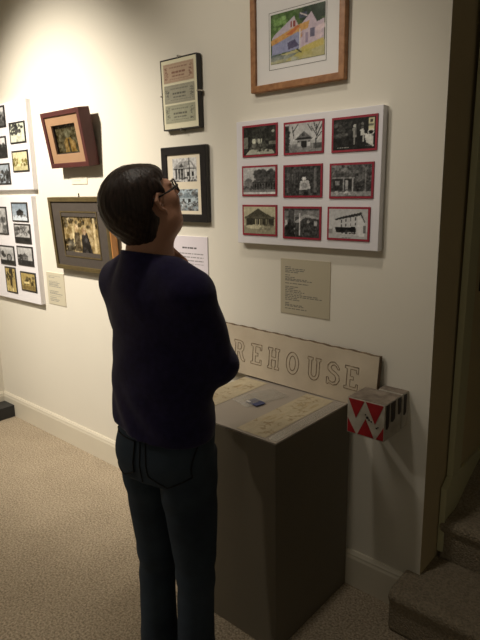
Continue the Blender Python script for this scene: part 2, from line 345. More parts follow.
def P_i():
    p = Pic(W9, H9, .74); p.grad(0, 1, .74, .82); p.rect(0, .76, 1, 1, .74); p.poly([(.2, .34), (.82, .12), (.92, .6), (.92, .9), (.2, .85)], .80); p.poly([(.82, .14), (.92, .38), (.92, .92), (.74, .9), (.74, .3)], .86)
    p.poly([(.14, .36), (.3, .28), (.84, .1), (.86, .15), (.8, .22), (.2, .38)], .22); p.poly([(.83, .1), (.94, .42), (.92, .45), (.81, .18)], .25)
    for k in range(4):
        a = .32 + .12 * k; p.rect(a, .36 - .03 * k, a + .03, .47 - .03 * k, .3); p.rect(a, .52 - .02 * k, a + .03, .61 - .02 * k, .35)
    p.poly([(.16, .62), (.7, .6), (.72, .78), (.2, .8)], .10); p.blob(.18, .72, .7, .84, .2, 22, .03, .8); p.rect(0, .66, .1, .84, .6); p.rect(0, .6, .09, .68, .82)
    p.rect(.9, .55, .96, .8, .3, .7); p.text(.35, .6, .97, .012, .3); return p.speck(.02)
B9 = root('photo_display_board', (0, 0, 0), 'large white rectangular board holding nine red-backed photographs in three rows', 'board')
B().box(-1.467, -.858, -.030, .0, 1.303, 1.757).build('panel', M['panel'], B9, bevel=.0015)
nine = [('a', -1.434, -1.268, 1.6265, 1.7395, P_a, 'red-backed dim photograph of a cluttered interior, upper left corner of nine'),
        ('b', -1.240, -1.072, 1.625, 1.735, P_b, 'red-backed photograph of a gabled house beside a bare tree, top middle'),
        ('c', -1.041, -.874, 1.6225, 1.7325, P_c, 'red-backed dark photograph of two pale standing figures, upper right corner of nine'),
        ('d', -1.438, -1.270, 1.483, 1.5945, P_d, 'red-backed photograph of a low building under a spreading tree, middle left'),
        ('e', -1.241, -1.075, 1.477, 1.5905, P_e, 'red-backed photograph of a white-clad seated figure, in the centre of nine'),
        ('f', -1.046, -.881, 1.473, 1.588, P_f, 'red-backed photograph of a leafy house with a porch, middle right'),
        ('g', -1.438, -1.270, 1.3355, 1.4505, P_g, 'red-backed yellowed photograph of a low hipped-roof building, bottom left'),
        ('h', -1.242, -1.077, 1.330, 1.4455, P_h, 'red-backed photograph of a porch with a white post, bottom middle'),
        ('i', -1.051, -.889, 1.3335, 1.4455, P_i, 'red-backed photograph of a two-storey white building, bottom right')]
for k, x0, x1, z0, z1, fn, lab in nine:
    xc, zc = (x0 + x1) / 2, (z0 + z1) / 2
    r = root('mounted_photograph', (xc, -.0302, zc), lab, 'photograph', 'red-backed photographs on the nine-photo board')
    hw, hh = (x1 - x0) / 2, (z1 - z0) / 2
    B().box(-hw, hw, -.004, 0, -hh, hh).build('backing_card', M['red_card'], r)
    fn().plane('print', -hw + .007, hw - .007, -hh + .007, hh - .007, -.0045, r)

# ---- left boards
def small_bw(kind):
    p = Pic(34, 26, .7)
    if kind == 0:  p.grad(0, 1, .55, .3); p.blob(0, 0, 1, .4, .85, 20, .1, .7); p.blob(0, .4, 1, 1, .2, 50, .08, .8)
    if kind == 1:  p.a[:] = (.80, .82, .74); p.blob(0, .0, .5, .55, .18, 30, .09, .8); p.blob(.4, .1, 1, .5, .25, 18, .08, .7); p.blob(.2, .55, .9, 1, (.75, .76, .68), 30, .07, .7)
    if kind == 2:  p.grad(0, .5, .85, .75); p.blob(0, .35, 1, .55, .15, 30, .08, .8); p.rect(0, .5, 1, 1, .12, .9)
    if kind == 3:  p.a[:] = (.80, .77, .62); p.blob(.0, .35, 1, .75, (.42, .38, .18), 45, .07, .7); p.rect(.35, .3, .55, .85, (.85, .82, .62), .8); p.rect(0, .8, 1, 1, (.72, .69, .52))
    if kind == 4:  p.a[:] = (.62, .66, .70); p.blob(0, .3, 1, 1, .2, 50, .09, .8); p.rect(.1, .3, .4, .45, .6)
    if kind == 5:  p.blob(0, 0, 1, .5, .6, 40, .1, .7, .25); p.blob(0, .4, 1, 1, .35, 40, .1, .8, .2); p.poly([(.1, 1), (.45, .6), (.6, .6), (.5, 1)], .7)
    if kind == 6:  p.grad(0, .7, (.50, .56, .62), (.62, .67, .72)); house(p, .3, .78, .28, .7, .15, .12, .3); p.rect(0, .7, 1, 1, (.80, .84, .88)); p.blob(0, .65, 1, .8, .3, 16, .05, .6)
    if kind == 7:  p.grad(0, .4, .72, .6); p.blob(0, .1, 1, .6, .3, 40, .09, .7, .15); p.blob(.3, .3, .8, .6, .65, 18, .06, .8); p.rect(0, .72, 1, 1, .14)
    if kind == 8:  p.grad(0, .45, .78, .6); p.blob(.1, .3, .4, .6, .2, 14, .08, .8); p.ell(.65, .62, .2, .25, .15); p.ell(.65, .62, .12, .17, .5); p.rect(0, .78, 1, 1, .12)
    if kind == 9:  p.grad(0, .4, .75, .66); house(p, .25, .7, .3, .75, .45, .3, .15); p.blob(.0, .45, .3, .8, .15, 14, .08, .8); p.rect(0, .75, 1, 1, .16)
    if kind == 10: p.a[:] = (.68, .60, .38); p.blob(.1, .0, .9, .5, (.2, .17, .1), 25, .09, .8); p.rect(.4, .3, .65, .9, (.25, .21, .12)); p.blob(0, .8, 1, 1, (.75, .68, .45), 14, .08, .8)
    if kind == 11: p.a[:] = (.66, .58, .36); p.blob(.2, .2, .9, .7, (.28, .24, .14), 26, .08, .7); p.rect(.2, .5, .55, .62, (.85, .78, .55)); p.rect(0, .75, 1, 1, (.5, .43, .26))
    return p.speck(.03)
BA = root('photo_display_board', (0, 0, 0), 'tall white photo board hung high at the far left edge', 'board')
B().box(-3.625, -3.005, -.030, .0, 1.529, 2.017).build('panel', M['panel'], BA, bevel=.0015)
BB = root('photo_display_board', (0, 0, 0), 'white photo board hung low at the left, beneath another board', 'board')
B().box(-3.66, -3.042, -.030, .0, .856, 1.493).build('panel', M['panel'], BB, bevel=.0015)
left = [(-3.42, -3.243, 1.887, 2.005, 0, 'black-edged photograph cut by the image edge, highest on the upper left board'),
        (-3.208, -3.030, 1.787, 1.903, 1, 'black-edged photograph with dark tree foliage on the upper left board'),
        (-3.43, -3.261, 1.716, 1.838, 2, 'dark landscape photograph, left column middle of the upper left board'),
        (-3.208, -3.025, 1.630, 1.748, 3, 'yellowed photograph of a pale figure in grass, upper left board'),
        (-3.43, -3.252, 1.563, 1.685, 4, 'bluish dark photograph at the bottom of the upper left board'),
        (-3.50, -3.348, 1.2605, 1.431, 5, 'tall grey photograph cut by the image edge on the lower left board'),
        (-3.280, -3.090, 1.3445, 1.458, 6, 'bluish photograph of a house on pale snow, top of the lower left board'),
        (-3.273, -3.080, 1.216, 1.333, 7, 'grey photograph of trees over a dark field, second down on the lower left board'),
        (-3.488, -3.300, 1.072, 1.193, 8, 'grey photograph with a round dark ring shape, lower left board'),
        (-3.265, -3.077, 1.082, 1.200, 9, 'grey photograph of a small gabled house and bushes, lower left board'),
        (-3.448, -3.311, .896, 1.060, 10, 'narrow sepia upright photograph at the foot of the lower left board'),
        (-3.254, -3.072, .9255, 1.045, 11, 'wide sepia photograph at the bottom right of the lower left board')]
for x0, x1, z0, z1, k, lab in left:
    r = root('mounted_photograph', ((x0 + x1) / 2, -.0302, (z0 + z1) / 2), lab, 'photograph', 'photographs on the two left boards')
    hw, hh = (x1 - x0) / 2, (z1 - z0) / 2
    B().box(-hw, hw, -.004, 0, -hh, hh).build('backing_card', M['black'], r)
    small_bw(k).plane('print', -hw + .011, hw - .011, -hh + .008, hh - .010, -.0045, r)

# ------------------------------------------------------------ framed pictures
def framed(name, label, x0, x1, z0, z1, depth, tilt, mould, fmat, gap=.0, cat='picture'):
    """frame whose back lower edge touches the wall; local: x centred, z up from bottom, front at y=-depth"""
    r = root(name, ((x0 + x1) / 2, 0 - gap, z0), label, cat, rot=(tilt, 0, 0))
    w, h = (x1 - x0) / 2, z1 - z0
    B().frame(-w, w, 0, h, mould, -depth, 0).build('frame', M[fmat], r, bevel=.0025)
    return r, w, h
# 1 maroon shadow box
r, w, h = framed('framed_picture', 'small sepia portrait in a deep maroon box frame with tan liner', -2.738, -2.395, 1.642, 1.915, .065, radians(9), .024, 'maroon')
B().box(-w + .005, w - .005, -.02, -.004, .005, h - .005).build('backboard', M['darkwood'], r)
B().frame(-w + .022, w - .022, .022, h - .022, .045, -.058, -.03).build('liner', M['tanmat'], r, bevel=.002)
B().frame(-w + .064, w - .064, .064, h - .064, .007, -.050, -.03).build('inner_fillet', M['darkwood'], r)
p = Pic(40, 36, (.24, .22, .15)); p.blob(0, 0, 1, 1, (.25, .23, .16), 60, .08, .6, .07); p.poly([(.3, .95), (.4, .45), (.62, .45), (.8, .95)], (.42, .34, .18)); p.ell(.5, .3, .13, .16, (.30, .29, .22)); p.ell(.38, .7, .09, .2, (.44, .36, .22), .7); p.ell(.68, .72, .1, .18, (.48, .38, .22), .7); p.rect(.48, .5, .56, .95, (.2, .17, .1)); p.speck(.04)
p.plane('picture', -w + .069, w - .069, .069, h - .069, -.040, r, 'ink_glass')
# 2 dull gold frame with taupe mat
r, w, h = framed('framed_picture', 'old group photograph in a wide taupe mat and dull gold frame, partly behind the woman', -2.815, -2.285, 1.10, 1.488, .040, radians(3.4), .024, 'gold')
B().box(-w + .004, w - .004, -.012, -.003, .004, h - .004).build('backboard', M['orange'], r)
B().frame(-w + .022, w - .022, .022, h - .022, .078, -.032, -.020).build('mat_board', M['greymat'], r)
B().frame(-w + .098, w - .098, .072, h - .072, .007, -.0345, -.020).build('gold_fillet', M['gold'], r)
B().box(w - .002, w + .006, -.038, -.002, .0, h).build('wooden_side', M['orange'], r)
p = Pic(56, 42, (.62, .54, .38)); p.blob(0, 0, 1, 1, (.55, .48, .34), 90, .06, .7, .16); p.blob(0, 0, 1, .35, (.25, .22, .16), 30, .06, .7, .08)
p.rect(.24, .3, .3, .8, (.85, .78, .6), .8); p.poly([(.46, .95), (.5, .5), (.66, .45), (.78, .95)], (.13, .12, .12)); p.ell(.58, .42, .06, .08, (.6, .5, .38)); p.poly([(.26, .9), (.3, .45), (.44, .45), (.48, .9)], (.33, .29, .22)); p.ell(.37, .36, .05, .08, (.7, .6, .45)); p.blob(0, .6, .25, 1, (.2, .18, .14), 22, .06, .7); p.rect(.84, .1, .9, .9, (.8, .72, .54), .8); p.speck(.06)
p.plane('picture', -w + .104, w - .104, .080, h - .080, -.026, r, 'ink_glass')
B().tube([(0, -.012, h), (0, -.012, h + .018)], .004).build('hanger', M['chrome'], r)
# 3 clip frame with three banknotes
r, w, h = framed('framed_banknotes', 'narrow upright black-sided clip frame with three old banknotes on cream paper', -1.886, -1.668, 1.757, 2.036, .026, radians(1.2), .006, 'black')
B().box(-w + .005, w - .005, -.024, -.002, .005, h - .005).build('backing_paper', mat('pale cream paper', (.80, .76, .56), .6, noise=9, col2=(.77, .73, .53)), r)
def note(col, inkc):
    p = Pic(64, 30, col); p.rect(.02, .05, .98, .95, inkc, .22); p.rect(.045, .1, .955, .9, col, .8)
    for u in (.1, .9): p.blob(u - .05, .15, u + .05, .85, inkc, 26, .025, .5, .05)
    p.text(.22, .78, .22, .035, inkc, (.04, .1), .5); p.text(.28, .72, .48, .05, inkc, (.05, .12), .75); p.text(.3, .7, .68, .04, inkc, (.05, .1), .65); p.text(.2, .8, .84, .02, inkc, (.03, .08), .5)
    return p.speck(.02, .2)
for (z0, z1), c, k in (((.186, .259), (.76, .67, .58), (.46, .32, .28)), ((.106, .177), (.66, .65, .58), (.34, .34, .32)), ((.028, .099), (.69, .69, .60), (.36, .36, .34))):
    note(c, k).plane('banknote', -w + .018, w - .020, z0, z1, -.0250, r, 'ink_glass')
for x, z, dx, dz in ((0, h, .004, .010), (0, 0, .004, .010), (-w, h * .5, .010, .004), (w, h * .5, .010, .004)): B().box(x - dx * .7, x + dx * .7, -.0275, -.0, z - dz * .7, z + dz * .7).build('clip', M['chrome'], r, bevel=.001)
# 4 black frame with two photographs
r, w, h = framed('framed_picture', 'upright black frame holding two house photographs on cream mat, beside the woman\'s face', -1.911, -1.640, 1.376, 1.690, .024, radians(.6), .034, 'black')
B().box(-w + .03, w - .03, -.018, -.002, .03, h - .03).build('mat_board', M['cream'], r)
p = Pic(56, 38, .78); p.grad(0, .4, .82, .75); p.poly([(.0, .45), (.3, .15), (.78, .12), (1, .45)], .62); p.poly([(.25, .4), (.36, .2), (.48, .4)], .30); p.poly([(.62, .38), (.74, .16), (.86, .38)], .82); p.rect(.05, .45, .98, .5, .18); p.rect(.08, .5, .5, .9, .35); p.rect(.5, .48, .98, .92, .78); p.rect(.6, .58, .68, .76, .25); p.rect(.8, .58, .88, .76, .25)
for u in (.08, .2, .32, .44): p.rect(u, .48, u + .025, .92, .85)
p.rect(.69, 0, .71, 1, .2); p.blob(0, .82, 1, 1, .3, 30, .04, .7, .15); p.speck(.05); p.plane('house_photograph', -.068, .078, h - .145, h - .048, -.0185, r, 'ink_glass')
p = Pic(56, 38, (.60, .65, .68)); p.grad(0, .4, (.7, .76, .8), (.6, .66, .7)); p.blob(0, 0, 1, .5, .35, 50, .06, .6, .2); p.poly([(.2, .4), (.55, .15), (.9, .4)], (.5, .55, .58)); p.rect(.25, .4, .88, .8, (.7, .75, .78)); p.rect(.35, .45, .45, .62, .25); p.rect(.6, .45, .7, .62, .25); p.rect(.2, .66, .95, .7, .25); p.blob(0, .6, 1, 1, .4, 70, .05, .7, .25); p.speck(.06)
p.plane('house_photograph', -.068, .080, .048, .138, -.0185, r, 'ink_glass')
# 5 watercolour in honey wood frame
r, w, h = framed('framed_painting', 'large honey wood frame with a loose colourful house watercolour in white mat', -1.399, -1.006, 1.852, 2.190, .024, radians(.5), .023, 'oak')
B().box(-w + .02, w - .02, -.014, -.002, .02, h - .02).build('mat_board', M['white'], r)
p = Pic(110, 78, (.30, .38, .22)); p.blob(0, 0, .5, .45, (.32, .46, .22), 60, .06, .5, .1); p.blob(.05, .1, .3, .4, (.55, .72, .40), 30, .04, .5, .08); p.blob(.6, 0, 1, .3, (.14, .22, .14), 60, .06, .7, .05)
p.poly([(.02, .5), (.06, .42), (.45, .12), (.52, .38)], (.75, .70, .76)); p.poly([(.34, .38), (.44, .14), (.56, .38)], (.80, .72, .74)); p.rect(.38, .22, .47, .33, (.60, .28, .26)); p.rect(.41, .22, .43, .33, (.85, .8, .8))
p.poly([(.54, .36), (.76, .12), (.86, .34), (.99, .30), (.99, .70), (.56, .78)], (.78, .70, .76)); p.poly([(.62, .14), (.66, .08), (.68, .2)], (.2, .28, .3)); p.rect(.54, .1, .68, .2, (.30, .32, .42), .8); p.line(.56, .1, .68, .18, .01, (.85, .8, .8))
p.poly([(.0, .52), (.5, .32), (.73, .28), (.70, .42), (.02, .62)], (.84, .62, .34)); p.poly([(.28, .46), (.5, .32), (.56, .34), (.4, .48)], (.82, .42, .24), .8); p.blob(.05, .5, .6, .56, (.8, .55, .3), 20, .03, .4)
p.poly([(.02, .62), (.5, .45), (.56, .46), (.56, .78), (.02, .82)], (.56, .58, .72)); p.rect(.05, .6, .5, .78, (.60, .62, .78), .6); p.poly([(.32, .62), (.46, .58), (.54, .72), (.34, .76)], (.32, .30, .42), .9); p.rect(.55, .40, .565, .82, (.88, .86, .86)); p.rect(.60, .42, .615, .8, (.72, .62, .7)); p.rect(.74, .44, .82, .60, (.42, .40, .50)); p.rect(.66, .5, .7, .7, (.55, .48, .6), .7)
p.blob(.85, .42, 1, .66, (.88, .78, .80), 18, .04, .5, .06); p.poly([(0, .86), (.55, .78), (1, .70), (1, 1), (0, 1)], (.74, .71, .50)); p.poly([(.58, .76), (.98, .66), (.98, .8), (.6, .88)], (.80, .72, .36), .9); p.blob(.35, .8, .75, .95, (.72, .68, .36), 26, .05, .4, .06); p.poly([(0, .8), (.3, .86), (.55, .84), (.4, .92), (0, .94)], (.42, .47, .50), .8); p.blob(.0, .88, .5, 1, (.66, .68, .62), 20, .05, .4); p.line(.5, .78, .58, .86, .012, (.2, .22, .2)); p.speck(.02, .5); gm = p.a.mean(-1, keepdims=True); p.a = gm + (p.a - gm) * .85
p.plane('painting', -w + .088, w - .080, .086, .246, -.0150, r, 'ink_glass')
B().frame(-w + .080, w - .074, .068, .254, .0012, -.0148, -.0141).build('mat_line', M['greymat'], r)
# ------------------------------------------------------------ labels and text cards
def card(name, label, x0, x1, z0, z1, pic, back, y=-.003):
    r = root(name, ((x0 + x1) / 2, 0, (z0 + z1) / 2), label, 'label')
    hw, hh = (x1 - x0) / 2, (z1 - z0) / 2
    B().box(-hw, hw, y, 0, -hh, hh).build('card_back', M[back], r); pic.plane('printed_text', -hw + .0005, hw - .0005, -hh + .0005, hh - .0005, y - .0005, r)
p = Pic(60, 22, (.90, .87, .79)); p.text(.25, .85, .35, .03, .55); p.text(.12, .6, .6, .03, .65); card('caption_card', 'small white caption card under the maroon box frame', -2.655, -2.515, 1.550, 1.592, p, 'cream')
tanc = (.66, .62, .54)
p = Pic(90, 90, (.80, .77, .68))
for v in (.1, .15, .27, .31, .35, .39, .43, .58, .62, .66, .72, .78, .84, .88): p.text(.12, rng.uniform(.45, .9), v, .010, .45, (.04, .12), .7)
card('caption_card', 'pale grey caption sheet beside the lower left photo board, below the gold frame', -3.000, -2.815, .868, 1.058, p, 'cream')
p = Pic(130, 130, (.735, .70, .61))
for v, e in ((.14, .22), (.175, .52), (.205, .5), (.235, .38), (.29, .2), (.33, .3), (.36, .55), (.385, .65), (.44, .58), (.50, .38), (.53, .3), (.56, .42), (.59, .5), (.62, .45), (.65, .78), (.68, .85), (.71, .35), (.74, .4), (.80, .2), (.83, .45), (.86, .5), (.90, .55)): p.text(.1, e, v, .0075, .38, (.03, .10), .8)
card('caption_sheet', 'square beige text sheet on the wall below the nine-photo board', -1.275, -1.053, 1.040, 1.251, p, 'cream')
p = Pic(100, 130, (.88, .85, .88)); p.text(.30, .70, .175, .012, .25, (.05, .12), .9)
for k in range(13): p.text(.12, .88 if k % 5 < 4 else .6, .27 + k * .052, .007, .45, (.04, .12), .75)
card('text_sheet', 'white typed text sheet on the wall beside the woman\'s neck', -1.886, -1.663, 1.030, 1.314, p, 'panel', -.004)

# ------------------------------------------------------------ pedestal and what stands on it
PX0, PX1, PY0, PY1, PZ = -1.425, -.945, -.465, -.018, .755
pd = root('display_pedestal', ((PX0 + PX1) / 2, (PY0 + PY1) / 2, 0), 'tall taupe painted box pedestal standing against the wall', 'pedestal')
hx, hy = (PX1 - PX0) / 2, (PY1 - PY0) / 2
B().box(-hx, hx, -hy, hy, 0, PZ - .006).build('body', M['ped'], pd, bevel=.003)
B().box(-hx, hx, -hy, hy, PZ - .0058, PZ).build('top', mat('lit taupe top', (.40, .35, .30), .35, noise=4, col2=(.37, .325, .275)), pd, bevel=.001)  # same taupe as the body, coloured lighter for the light falling on it
def drawing(label, x0, x1, y0, y1):
    r = root('drawing_strip', ((x0 + x1) / 2, (y0 + y1) / 2, PZ + .0006), label, 'drawing', 'paper strips on the pedestal top')
    hw, hh = (x1 - x0) / 2, (y1 - y0) / 2
    p = Pic(60, 180, (.74, .69, .58)); p.blob(0, 0, 1, 1, (.76, .71, .60), 70, .09, .4, .04)
    for k in range(26):
        u, v = rng.uniform(.1, .9), rng.uniform(.03, .97); pu, pv = u, v
        for q in range(7):
            nu, nv = pu + rng.uniform(-.12, .12), pv + rng.uniform(-.03, .03); p.line(pu, pv, nu, nv, .009, (.58, .50, .38), .4); pu, pv = nu, nv
    p.blob(.2, .55, .6, .75, (.66, .58, .44), 10, .05, .4); p.blob(.3, .2, .8, .35, (.68, .6, .46), 8, .05, .4); p.speck(.02, .2)
    o = p.plane('sheet', -hw, hw, -hh, hh, 0, r); o.rotation_euler = (-pi / 2, 0, 0)
    o.location = (0, 0, .0006)
    B().box(-hw, hw, -hh, hh, 0, .0005).build('sheet_back', M['cream'], r)
drawing('right-hand beige sketched paper strip across the pedestal top', -1.112, -.995, -.455, -.055)
drawing('left-hand beige sketched paper strip across the pedestal top', -1.422, -1.300, -.455, -.055)
# clear edging strip at the right of the top
tp = B().box(-.0, .0, 0, 0, 0, 0); tp = B().box(-.016, .016, -.2, .2, 0, .0012).build('clear_strip', M['plastic'], None); tp.location = (-.968, -.255, PZ + .0006); tp['label'] = 'clear plastic strip along the right edge of the pedestal top'; tp['category'] = 'strip'
# bag with blue card
gx, gy = -1.225, -.195
bg = root('plastic_bag', (gx, gy, PZ + .0012), 'crumpled clear plastic bag lying on the pedestal top', 'bag', rot=(0, 0, radians(-16)))
nv = 22; V = []; F = []
for s in (0, 1):
    for j in range(nv):
        for i in range(nv):
            u, v = i / (nv - 1) * 2 - 1, j / (nv - 1) * 2 - 1
            e = (1 - u ** 6) * (1 - v ** 6)
            zz = .0005 + (e * (.009 + .0035 * sin(7 * u + 3 * v) + .002 * sin(13 * v - 5 * u)) if s else 0)
            V.append((u * .052, v * .095, zz))
for s in (0, 1):
    for j in range(nv - 1):
        for i in range(nv - 1):
            a = s * nv * nv + j * nv + i; q = (a, a + 1, a + nv + 1, a + nv); F.append(q if s else q[::-1])
mesh('bag_film', V, F, M['plastic'], bg, True)
cd = root('card', (-1.202, -.248, PZ + .0032), 'small blue card inside the clear plastic bag', 'card', rot=(0, 0, radians(-12)))
B().box(-.032, .032, -.022, .022, 0, .0025).build('blue_face', M['blue'], cd, bevel=.001); B().box(-.030, -.010, -.0215, -.012, .0024, .0030).build('white_tab', M['white'], cd)

# ------------------------------------------------------------ carved sign
SX0, SX1, SH = -1.77, -.838, .200
sg = root('carved_sign', (SX0, -.0435, PZ + .0145), 'long off-white wooden sign with carved capital letters leaning on the pedestal', 'sign', rot=(radians(-4), radians(.95), 0))
L_ = SX1 - SX0
# board with a slightly ragged outline
nseg = 60; top = [(L_ * i / nseg, SH - .0008 - .007 * i / nseg + .0012 * sin(i * 1.7) + .0008 * sin(i * .6 + 1)) for i in range(nseg + 1)]
b = B(); b.prism([(0, 0), (L_, 0)] + top[::-1], 0, .022); o = b.build('board', [M['sign'], M['sign_edge']], sg)
for pl in o.data.polygons: pl.material_index = 0 if pl.normal.y < -.5 else 1
OUT = {
 'E': [[(0, 0), (1, 0), (1, .38), (.88, .38), (.84, .17), (.42, .17), (.42, .6), (.66, .6), (.66, .8), (.42, .8), (.42, 1.23), (.84, 1.23), (.88, 1.02), (1, 1.02), (1, 1.4), (0, 1.4), (0, 1.25), (.16, 1.22), (.16, .18), (0, .15)]],
 'H': [[(0, 0), (.42, 0), (.42, .15), (.34, .18), (.34, .6), (.7, .6), (.7, .18), (.62, .15), (.62, 0), (1.04, 0), (1.04, .15), (.94, .18), (.94, 1.22), (1.04, 1.25), (1.04, 1.4), (.62, 1.4), (.62, 1.25), (.7, 1.22), (.7, .8), (.34, .8), (.34, 1.22), (.42, 1.25), (.42, 1.4), (0, 1.4), (0, 1.25), (.1, 1.22), (.1, .18), (0, .15)]],
 'O': [[(.5 + .52 * cos(a * pi / 14), .7 + .72 * sin(a * pi / 14)) for a in range(28)], [(.5 + .25 * cos(a * pi / 10), .7 + .48 * sin(a * pi / 10)) for a in range(20)]],
 'U': [[(0, 1.4), (0, 1.25), (.1, 1.22), (.1, .45)] + [(.52 - .42 * cos(a * pi / 12), .42 - .44 * sin(a * pi / 12)) for a in range(13)] + [(.94, 1.22), (1.04, 1.25), (1.04, 1.4), (.64, 1.4), (.64, 1.25), (.72, 1.22), (.72, .45)] + [(.52 + .2 * cos(a * pi / 8), .42 - .22 * sin(a * pi / 8)) for a in range(9)] + [(.32, 1.22), (.42, 1.25), (.42, 1.4)]],
 'S': [[(.95, 1.05), (.82, 1.25), (.55, 1.42), (.25, 1.38), (.05, 1.18), (.06, .9), (.3, .72), (.62, .6), (.72, .42), (.66, .22), (.45, .15), (.22, .22), (.12, .42), (0, .42), (0, 0), (.12, 0), (.2, .08), (.5, -.02), (.82, .08), (1, .35), (.94, .62), (.7, .8), (.4, .92), (.3, 1.05), (.38, 1.2), (.55, 1.24), (.72, 1.16), (.82, 1.0), (.95, 1.0)]],
 'R': [[(0, 0), (.44, 0), (.44, .15), (.36, .18), (.36, .6), (.5, .6), (.72, .12), (.86, 0), (1.1, 0), (1.1, .15), (.98, .18), (.78, .64), (.95, .8), (.98, 1.08), (.84, 1.32), (.6, 1.4), (0, 1.4), (0, 1.25), (.12, 1.22), (.12, .18), (0, .15)], [(.36, .78), (.58, .78), (.72, .88), (.72, 1.1), (.58, 1.22), (.36, 1.22)]],
 'A': [[(0, 0), (.4, 0), (.4, .14), (.32, .17), (.38, .4), (.7, .4), (.77, .17), (.68, .14), (.68, 0), (1.1, 0), (1.1, .14), (1.02, .17), (.68, 1.4), (.42, 1.4), (.08, .17), (0, .14)], [(.43, .58), (.65, .58), (.54, 1.05)]],
 'W': [[(0, 1.4), (0, 1.25), (.08, 1.22), (.36, 0), (.54, 0), (.72, .8), (.9, 0), (1.08, 0), (1.36, 1.22), (1.44, 1.25), (1.44, 1.4), (1.06, 1.4), (1.06, 1.25), (1.14, 1.22), (1.0, .5), (.82, 1.4), (.62, 1.4), (.44, .5), (.3, 1.22), (.38, 1.25), (.38, 1.4)]]}
lt = B(); SCL = .060
for ch, xc in zip('WAREHOUSE', (-1.665, -1.560, -1.462, -1.373, -1.286, -1.194, -1.097, -1.012, -.938)):
    sc_ = SCL * (.93 if ch in 'OU' else .9); wd = {'W': 1.44, 'A': 1.1, 'R': 1.1}.get(ch, 1.0) * sc_
    for path in OUT[ch]:
        pts = [(xc - SX0 - wd / 2 + u * sc_, -.0002, .054 + v * SCL) for u, v in path]
        lt.tube(pts, .0016, 6, closed=True)
lt.build('carved_lettering', M['incise'], sg)

# ------------------------------------------------------------ painted wooden block with a W on the wall
WX0, WX1, WZ0, WZ1, WY0 = -.872, -.738, .713, .838, -.170
wb = root('painted_block', (WX0, WY0, WZ0), 'small wooden block with red triangles forming a white W, fixed to wall beside the pedestal', 'block')
bw, bh = WX1 - WX0, WZ1 - WZ0
o = B().box(0, bw, 0, .120, 0, bh).build('front_block', [M['blockwhite'], M['blocktop']], wb, bevel=.002)
for pl in o.data.polygons: pl.material_index = 1 if pl.normal.z > .5 else 0
o = B().box(.046, bw + .001, .124, .170, .004, bh + .002).build('rear_block', [M['blockwhite'], M['blocktop']], wb, bevel=.002)
for pl in o.data.polygons: pl.material_index = 1 if pl.normal.z > .5 else 0
B().box(.050, bw - .004, .119, .125, .006, bh - .010).build('dark_joint', M['darkwood'], wb)
def tri(pts): B().prism([(u * bw, v * bh) for u, v in pts], -.0012, .0003).build('red_triangle', M['blockred'], wb)
tri([(.03, .97), (.46, .97), (.245, .46)]); tri([(.50, .97), (.965, .97), (.76, .42)])
tri([(.02, .42), (.255, .03), (.02, .03)]); tri([(.30, .03), (.505, .50), (.74, .03)]); tri([(.80, .03), (.985, .40), (.985, .03)])
kn = B()
for u, v, a in ((.55, .55, .02), (.60, .50, .014), (.5, .62, .01), (.8, .33, .012), (.84, .36, .01), (.66, .47, .012)): kn.prism([(u * bw + a * .25 * cos(t) , v * bh + a * .22 * sin(t)) for t in np.linspace(0, 2 * pi, 9)[:-1]], -.0010, .0003)
kn.build('paint_chip', M['darkwood'], wb)
st_ = B()
for y0, y1, z0 in ((.008, .030, .30), (.042, .072, .42), (.092, .114, .50), (.132, .156, .38)):
    st_.prismx([(y0, bh * .97), (y1, bh * .97), (y1 - .001, bh * (z0 + .06)), ((y0 + y1) / 2, bh * z0), (y0 + .003, bh * (z0 + .03))], bw - .001, bw + .0018)
st_.build('dark_stripe', M['darkwood'], wb)

# ------------------------------------------------------------ black plinth at far left
bp_ = root('black_plinth', (-3.66, -.6, 0), 'low black box plinth on the carpet at the far left', 'plinth')
B().box(-.04, .095, -.55, .584, 0, .074).build('plinth_body', M['blackplinth'], bp_, bevel=.003)
B().box(-.0405, .0955, -.551, .5845, .0742, .083).build('plinth_top', M['blackplinth'], bp_, bevel=.002)

exec_person = True
